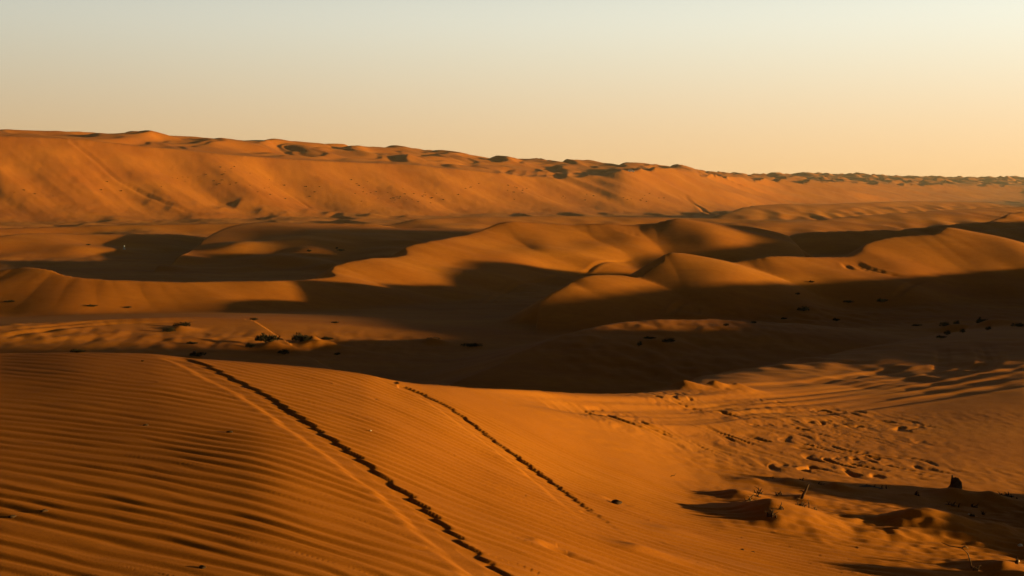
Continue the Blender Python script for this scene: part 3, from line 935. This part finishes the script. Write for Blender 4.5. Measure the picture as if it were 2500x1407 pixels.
# ---- specks of scrub on the far face: too small to show parts
sp = MB(); random.seed(4)
for _ in range(40):
    a = random.uniform(0, 2 * PI); q = random.uniform(.1, .45)
    sp.blade((math.cos(a) * q, math.sin(a) * q, random.uniform(0, .2)), (math.cos(a), math.sin(a), random.uniform(.3, 1.2)), .4, .22)
spk = None
centres = [(560, 425, 60, 22, 14), (440, 440, 40, 20, 6), (640, 460, 50, 20, 8), (980, 480, 40, 12, 14), (1045, 480, 25, 12, 10), (900, 470, 40, 16, 8), (1265, 470, 30, 14, 10),
           (1560, 482, 40, 10, 10), (730, 470, 40, 20, 6), (880, 455, 30, 15, 5), (1400, 490, 50, 14, 6), (80, 470, 60, 20, 4), (250, 470, 40, 20, 4), (1150, 460, 40, 16, 5)]
pts = [(random.gauss(cu, su * .6), random.gauss(cv, sv * .6)) for cu, cv, su, sv, n in centres for _ in range(n)]
xs, ys, zs, rs = hit([p[0] for p in pts], [p[1] for p in pts])
for x, y, z, r in zip(xs, ys, zs, rs):
    if spk is None:
        spk = o = sp.build('scrub_clump', M_SCRUB, smooth=False)
    else:
        o = spk.copy(); COL.objects.link(o)
    k = random.uniform(.45, 1.15) * r / 800
    o.location = (x, y, z + EYE); o.scale = (k, k, k * .9); o.rotation_euler = (0, 0, random.uniform(0, 6))
    tag(o, 'tiny dark speck of scrub on the far orange dune face', 'scrub', 'specks of scrub on the far dune face')

# ---- dead wood in the hummocks, lower right
WOOD = 'dead plant remains among the sand hummocks'


def root_empty(name, u, v, lab, cat, group=WOOD):
    x, y, z, r = ground(u, v)
    o = bpy.data.objects.new(name, None); COL.objects.link(o); o.location = (x, y, z)
    tag(o, lab, cat, group)
    return o, r / F


# stump
o, px = root_empty('tree_stump', 2332, 1206, 'short thick dead stump with ragged top on the hummock at right', 'stump')
m = MB(); m.tube([(-2 * px, 0, -8 * px), (-1 * px, 0, 3 * px), (1 * px, 0, 12 * px), (1 * px, 0, 22 * px), (-1 * px, 0, 29 * px), (-3 * px, 0, 33 * px)], [22 * px, 17 * px, 13.5 * px, 12 * px, 9.5 * px, 4 * px], 14)
m.build('trunk', M_WOODD, o)
for dx, dy, hh, w in ((-6, 2, 9, 5), (4, -3, 4, 6), (8, 3, -2, 5)):
    m = MB(); m.tube([(dx * px, dy * px, 14 * px), (dx * px * 1.05, dy * px, 26 * px), (dx * px * 1.2, dy * px, (30 + hh) * px)], [w * px, w * .8 * px, 1.5 * px], 8); m.build('splinter', M_WOOD if dx > 3 else M_WOODD, o)
for a, L in ((2.8, 30), (3.5, 24), (.2, 34), (-1.2, 20)):
    m = MB(); m.tube([(8 * px * math.cos(a), 8 * px * math.sin(a), 4 * px), (L * .6 * px * math.cos(a), L * .6 * px * math.sin(a), -1 * px), (L * px * math.cos(a), L * px * math.sin(a), -7 * px)], [5 * px, 3.5 * px, 1.5 * px], 7); m.build('root', M_WOOD, o)

# leaning stick
o, px = root_empty('dead_stick', 1958, 1226, 'reddish dead stick leaning up from behind the left hummock', 'stick')
m = MB(); m.tube([(-3 * px, 0, -8 * px), (3 * px, 0, 12 * px), (9 * px, -2 * px, 24 * px), (15 * px, -2 * px, 38 * px)], [3.6 * px, 3.2 * px, 2.6 * px, 1.8 * px], 8); m.build('stem', M_WOODD, o)
m = MB(); m.tube([(5 * px, 0, 18 * px), (-1 * px, 1 * px, 21 * px), (-6 * px, 2 * px, 20 * px)], [1.8 * px, 1.4 * px, .8 * px], 6); m.build('side_twig', M_WOOD, o)
m = MB(); m.tube([(-3 * px, -2 * px, 0), (-12 * px, -4 * px, 3 * px), (-16 * px, -4 * px, 8 * px)], [2 * px, 1.4 * px, .8 * px], 6); m.build('side_twig', M_WOOD, o)


def stubs(name, u, v, lab, cat, n, wpx, hpx, seed, mat=M_WOODD, lean=.5):
    """a ragged tuft of bent dead stems, some upright and some fallen over"""
    o, px = root_empty(name, u, v, lab, cat); rn = random.Random(seed)
    m0 = MB(); m0.blob((0, 0, -1.5 * px), wpx * .30 * px, wpx * .22 * px, hpx * .26 * px, seed, 14, 8, .45)
    m0.build('root_crown', mat, o)
    for k in range(n + 4):
        bx = rn.gauss(0, .24) * wpx; by = rn.gauss(0, .18) * wpx
        hh = hpx * rn.uniform(.25, .9) * (1 if rn.random() > .35 else .3); a = rn.uniform(0, 2 * PI)
        L = hh * rn.uniform(.2, 1.0) * (lean + .3) + rn.uniform(0, .25) * hpx
        ex, ey = L * math.cos(a), L * math.sin(a) * .8; w = rn.uniform(.9, 2.0)
        j = lambda q: rn.uniform(-q, q) * hpx * .10
        m = MB(); m.tube([(bx * px, by * px, -5 * px), ((bx + ex * .12 + j(1)) * px, (by + ey * .12) * px, hh * .35 * px), ((bx + ex * .45 + j(1)) * px, (by + ey * .45 + j(1)) * px, hh * .72 * px), ((bx + ex) * px, (by + ey) * px, hh * px)],
                         [w * 1.3 * px, w * px, w * .7 * px, .3 * px], 6)
        m.build('stem', mat, o)
    return o, px


stubs('root_clump', 1853, 1212, 'dark knotted root clump on top of the rear left hummock', 'roots', 9, 26, 22, 1)
stubs('grass_tuft', 1828, 1238, 'dry upright grass stalks on the lit left hummock flank', 'grass tuft', 9, 30, 24, 2, M_STRAW, .35)
stubs('grass_tuft', 1850, 1232, 'short dark grass stubble beside the dry stalks on the left hummock', 'grass tuft', 6, 20, 14, 12, M_WOODD, .4)
stubs('root_clump', 1882, 1288, 'black root stubs at the shaded lower left of the front hummock', 'roots', 7, 22, 24, 3)
stubs('root_clump', 1905, 1284, 'thick black root stub right of the shaded root stubs', 'roots', 5, 14, 24, 4)
stubs('dead_twigs', 1953, 1277, 'reddish broken twigs at the lit front foot of the left hummock', 'twigs', 8, 34, 26, 5, M_WOOD, .6)
stubs('dead_twigs', 1985, 1272, 'short pale twigs right of the reddish broken ones', 'twigs', 4, 26, 14, 15, M_STRAW, .8)
stubs('dead_twigs', 1900, 1214, 'two small dead twigs between the root clump and leaning stick', 'twigs', 3, 14, 14, 16)
stubs('root_clump', 2238, 1218, 'dark twig knot low on the sand left of the stump', 'roots', 7, 22, 13, 6)
stubs('root_clump', 2320, 1236, 'small reddish stubs along the crest of the big right hummock', 'roots', 6, 44, 14, 7, M_WOOD)
stubs('root_clump', 2212, 1268, 'black ragged stubble on the left shoulder of the big right hummock', 'roots', 12, 70, 13, 8)
stubs('root_clump', 2378, 1240, 'dark slanting root behind the big right hummock', 'roots', 4, 22, 14, 9, M_WOODD, 1.2)
stubs('root_clump', 2400, 1256, 'short dark peg on the lit right slope of the big hummock', 'roots', 2, 6, 16, 10)
stubs('root_clump', 2372, 1262, 'dark root knob with pale chip on the big hummock crest', 'roots', 4, 18, 8, 20)
stubs('root_clump', 2384, 1402, 'dark stubs on the nearest mound at lower right', 'roots', 6, 22, 16, 11)
stubs('root_clump', 2482, 1404, 'upright dark peg by the bottom right corner', 'roots', 3, 8, 24, 13)
stubs('dead_twigs', 2446, 1212, 'scattered dead twigs on the rear right hummock', 'twigs', 9, 70, 10, 14, M_WOODD, 1.6)
stubs('dead_twigs', 2120, 1190, 'line of dark twig bits at the edge of the churned sand', 'twigs', 8, 110, 9, 17, M_WOODD, 1.5)
stubs('dead_twigs', 2004, 1186, 'small dark twig bundle between the two little lit mounds', 'twigs', 5, 26, 9, 18, M_WOODD, 1.2)
stubs('dead_twigs', 1958, 1176, 'dark twig end sticking from the rearmost lit mound', 'twigs', 4, 14, 9, 19)
stubs('dead_twigs', 1885, 1170, 'tiny dark twig on the sand left of the rearmost mound', 'twigs', 3, 12, 8, 21)

# long bent stem at lower right
o, px = root_empty('bent_reed', 2372, 1396, 'thin bent dead stem arching over rippled sand at lower right', 'stem')
m = MB(); m.tube([(0, 0, -4 * px), (-2 * px, 2 * px, 14 * px), (-8 * px, 6 * px, 34 * px), (-22 * px, 10 * px, 46 * px), (-48 * px, 16 * px, 49 * px), (-66 * px, 20 * px, 56 * px)], [1.8 * px, 1.7 * px, 1.5 * px, 1.4 * px, 1.1 * px, .6 * px], 7); m.build('stem', M_WOOD, o)
m = MB(); m.tube([(-22 * px, 10 * px, 46 * px), (-14 * px, 8 * px, 50 * px), (-7 * px, 8 * px, 45 * px)], [1.6 * px, 1.8 * px, .8 * px], 6); m.build('dry_leaf', M_STRAW, o)
# pale curled twig left of the hollow
x, y, z, r = ground(1643, 1166); px = r / F
m = MB(); m.tube([(-6 * px, 0, 1 * px), (-2 * px, 0, 4 * px), (3 * px, 1 * px, 3 * px), (7 * px, 0, 9 * px)], [.9 * px, .9 * px, .8 * px, .5 * px], 6)
o = m.build('dead_twig', M_STRAW); o.location = (x, y, z); tag(o, 'pale curled twig lying on smooth sand left of the hummocks', 'twig')

# pebbles and droppings
for k, (u, v, w, mat, nm, cat, lab) in enumerate([
        (905, 1053, 4.5, M_PALE, 'pebble', 'pebble', 'tiny white pebble between the two wheel ruts'),
        (2490, 1349, 13, M_PALE, 'pebble', 'pebble', 'pale round pebble on ripples by the right edge'),
        (2484, 1376, 9, M_PALE, 'pebble', 'pebble', 'small pale chip below the round pebble by the right edge'),
        (2366, 1257, 7, M_PALE, 'pebble', 'pebble', 'pale chip on the crest of the big right hummock'),
        (356, 1038, 15, M_DARKSTONE, 'debris_lump', 'debris', 'dark flat debris lump on the ripples left of the left rut'),
        (561, 1057, 16, M_DARKSTONE, 'debris_lump', 'debris', 'dark debris lump with a sand tail nearest the left rut'),
        (108, 1250, 17, M_DARKSTONE, 'debris_lump', 'debris', 'half buried dark lump among wide ripples at lower left'),
        (30, 1262, 18, M_DARKSTONE, 'debris_lump', 'debris', 'half buried dark lump by the left edge'),
        (494, 1388, 22, M_DARKSTONE, 'debris_lump', 'debris', 'dark lump in a ripple trough near the bottom edge'),
        (348, 882, 8, M_DARKSTONE, 'debris_lump', 'debris', 'tiny dark fleck just below the left crest'),
        (1812, 1345, 10, M_DARKSTONE, 'debris_lump', 'debris', 'small dark lump on ripples below the left hummock'),
        (1505, 1231, 30, M_DARKSTONE, 'debris_lump', 'debris', 'dark oval lump on smooth sand right of the right rut end'),
        (1838, 1347, 12, M_DARKSTONE, 'debris_lump', 'debris', 'second small dark lump right beside the first below the left hummock')]):
    x, y, z, r = ground(u, v); w = w * r / F
    m = MB(); m.blob((0, 0, w * .08), w * .5, w * .42, w * (.30 if mat is M_PALE else .20), seed=k)
    o = m.build(nm, mat); o.location = (x, y, z); o.rotation_euler = (0, 0, k * 1.1); tag(o, lab, cat)

# ---- white car far off on the ridge brow
x, y, z, r = ground(1541, 421)
car = bpy.data.objects.new('white_car', None); COL.objects.link(car); tag(car, 'tiny white off-road car parked on the brow of the far ridge', 'car')
body = MB(); body.prism([(-2.3, .45), (-2.3, .95), (-2.2, 1.05), (.95, 1.08), (2.1, 1.0), (2.3, .85), (2.3, .45)], -.93, .93)
bo = body.build('body', M_PAINT, car, False)
cab = MB(); cab.prism([(-2.15, 1.06), (-1.95, 1.78), (-1.7, 1.84), (.35, 1.84), (.55, 1.78), (1.15, 1.07)], -.88, .88, .14, 1.3); cab.build('cabin', M_PAINT, car, False)
for sy in (-1, 1):
    for x0, x1 in ((-1.85, -1.0), (-.9, -.05), (.05, .6)):
        g = MB(); g.prism([(x0, 1.2), (x0 + .05, 1.66), (x1 - .03, 1.66), (x1 + (.22 if x1 > .5 else 0), 1.2)], sy * .90 - .012, sy * .90 + .012); w_ = g.build('window', M_GLASS, car, False); w_.rotation_euler = (0, 0, 0)
    for wx in (-1.45, 1.45):
        t = MB(); t.tube([(wx, sy * .68, .40), (wx, sy * .96, .40)], .40, 18); wo = t.build('wheel', M_TYRE, car)
        t = MB(); t.tube([(wx, sy * .90, .40), (wx, sy * .985, .40)], .24, 12); t.build('rim', M_RIM, wo)
    t = MB(); t.blob((2.3, sy * .66, .80), .05, .16, .1, amp=0); t.build('headlight', M_LAMP, car)
g = MB(); g.prism([(.66, 1.74), (1.20, 1.14), (1.17, 1.10), (.62, 1.70)], -.68, .68); g.build('windscreen', M_GLASS, car, False)
b_ = MB(); b_.box(2.28, 2.40, -.9, .9, .42, .62); b_.build('bumper', M_TYRE, car, False)
car.location = (x, y, z + .02); car.rotation_euler = (0, 0, math.radians(-8))

# ---- pale post in the distance
x, y, z, r = ground(303, 609); px = r / F
p = bpy.data.objects.new('marker_post', None); COL.objects.link(p); p.location = (x, y, z); tag(p, 'tiny pale blue-grey post at the edge of the left hollow shade', 'post')
m = MB(); m.tube([(0, 0, -.2), (0, 0, 9 * px)], [1.6 * px, 1.4 * px], 10); m.build('pole', M_POST, p)
m = MB(); m.tube([(0, 0, -.1), (0, 0, 1.4 * px), (0, 0, 2.2 * px)], [3.4 * px, 3.0 * px, 1.6 * px], 12); m.build('foot', M_POST, p)

# ------------------------------------------------------------------ dusty air
zb = float(Zg.min()) - 1.0; zt = max(float(Zg.max()), EYE) + 3.0; hb = 5300.0
vs = [(x_, y_, z_) for z_ in (zb, zt) for y_ in (-hb, hb) for x_ in (-hb, hb)]
me = bpy.data.meshes.new('haze'); me.from_pydata(vs, [], [(0, 2, 3, 1), (4, 5, 7, 6), (0, 1, 5, 4), (2, 6, 7, 3), (0, 4, 6, 2), (1, 3, 7, 5)])
hz = bpy.data.materials.new('haze'); hz.use_nodes = True
for n_ in list(hz.node_tree.nodes):
    if n_.type != 'OUTPUT_MATERIAL': hz.node_tree.nodes.remove(n_)
pv = hz.node_tree.nodes.new('ShaderNodeVolumePrincipled')
pv.inputs['Color'].default_value = (0.9, 0.84, 0.78, 1); pv.inputs['Density'].default_value = 0.00007; pv.inputs['Anisotropy'].default_value = 0.1
hz.node_tree.links.new(pv.outputs[0], [n_ for n_ in hz.node_tree.nodes if n_.type == 'OUTPUT_MATERIAL'][0].inputs['Volume'])
me.materials.append(hz)
ho = bpy.data.objects.new('haze', me); COL.objects.link(ho); tag(ho, kind='stuff')

# ------------------------------------------------------------------ light and sky
sd = bpy.data.lights.new('sun', 'SUN'); sd.energy = 4.6; sd.angle = math.radians(0.9); sd.color = (1.0, 0.68, 0.22)
so = bpy.data.objects.new('sun', sd); COL.objects.link(so)
sdir = Vector((math.sin(SUN_AZ) * math.cos(SUN_EL), math.cos(SUN_AZ) * math.cos(SUN_EL), math.sin(SUN_EL)))
so.rotation_euler = (-sdir).to_track_quat('-Z', 'Y').to_euler()
so.location = (80, 20, 60)

W = bpy.data.worlds.new('World'); S.world = W; W.use_nodes = True
nt = W.node_tree; N = nt.nodes.new; Lk = nt.links.new
bg = nt.nodes['Background']
sky = N('ShaderNodeTexSky'); sky.sky_type = 'NISHITA'; sky.sun_disc = False
sky.sun_elevation = SUN_EL; sky.sun_rotation = SUN_AZ; sky.dust_density = 2.0; sky.air_density = 1.0; sky.ozone_density = 1.0
bg.inputs['Strength'].default_value = 0.05
# dust-laden air: a pale band along the horizon, brighter towards the sun, over the clear sky above it
tc = N('ShaderNodeTexCoord'); sep = N('ShaderNodeSeparateXYZ'); Lk(tc.outputs['Generated'], sep.inputs[0])
mr = N('ShaderNodeMapRange'); mr.inputs['From Max'].default_value = 0.5
Lk(sep.outputs['Z'], mr.inputs['Value'])
ramp = N('ShaderNodeValToRGB'); ramp.color_ramp.interpolation = 'B_SPLINE'
E = 2.0 ** 1.3
stops = [(0.0, (.83, .51, .235)), (0.06, (.82, .555, .29)), (0.13, (.79, .63, .41)), (0.20, (.77, .715, .545)), (0.27, (.76, .775, .67)), (0.34, (.44, .44, .37)), (0.44, (.08, .08, .07)), (1.0, (.0, .0, .0))]
el = ramp.color_ramp.elements
while len(el) < len(stops): el.new(0.5)
for e, (p, c) in zip(el, stops):
    e.position = p; e.color = tuple(v / E for v in c) + (1,)
Lk(mr.outputs['Result'], ramp.inputs['Fac'])
dot = N('ShaderNodeVectorMath'); dot.operation = 'DOT_PRODUCT'; dot.inputs[1].default_value = (math.sin(SUN_AZ), math.cos(SUN_AZ), 0)
Lk(tc.outputs['Generated'], dot.inputs[0])
az = N('ShaderNodeMath'); az.operation = 'MULTIPLY_ADD'; az.inputs[1].default_value = 0.64; az.inputs[2].default_value = 1.06
Lk(dot.outputs['Value'], az.inputs[0])
mxx = N('ShaderNodeMath'); mxx.operation = 'MAXIMUM'; mxx.inputs[1].default_value = 0.35; Lk(az.outputs[0], mxx.inputs[0])
sc = N('ShaderNodeMath'); sc.operation = 'MULTIPLY'; sc.inputs[1].default_value = 1 / 0.05; Lk(mxx.outputs[0], sc.inputs[0])
vm = N('ShaderNodeVectorMath'); vm.operation = 'SCALE'; Lk(ramp.outputs['Color'], vm.inputs[0]); Lk(sc.outputs[0], vm.inputs['Scale'])
ns = N('ShaderNodeVectorMath'); ns.operation = 'SCALE'; ns.inputs['Scale'].default_value = 0.04; Lk(sky.outputs['Color'], ns.inputs[0])
ad = N('ShaderNodeVectorMath'); ad.operation = 'ADD'; Lk(vm.outputs[0], ad.inputs[0]); Lk(ns.outputs[0], ad.inputs[1])
Lk(ad.outputs[0], bg.inputs['Color'])

# ------------------------------------------------------------------ camera
cd = bpy.data.cameras.new('camera'); cam = bpy.data.objects.new('camera', cd); COL.objects.link(cam)
cd.sensor_width = 36.0; cd.lens = 18.0 / math.tan(math.radians(20.0)); cd.clip_end = 30000; cd.clip_start = 0.05
cam.location = (0, 0, EYE); cam.rotation_euler = (PI / 2 - PITCH, 0, 0)
S.camera = cam
S.view_settings.view_transform = 'Standard'; S.view_settings.look = 'None'; S.view_settings.exposure = 1.3; S.view_settings.gamma = 1
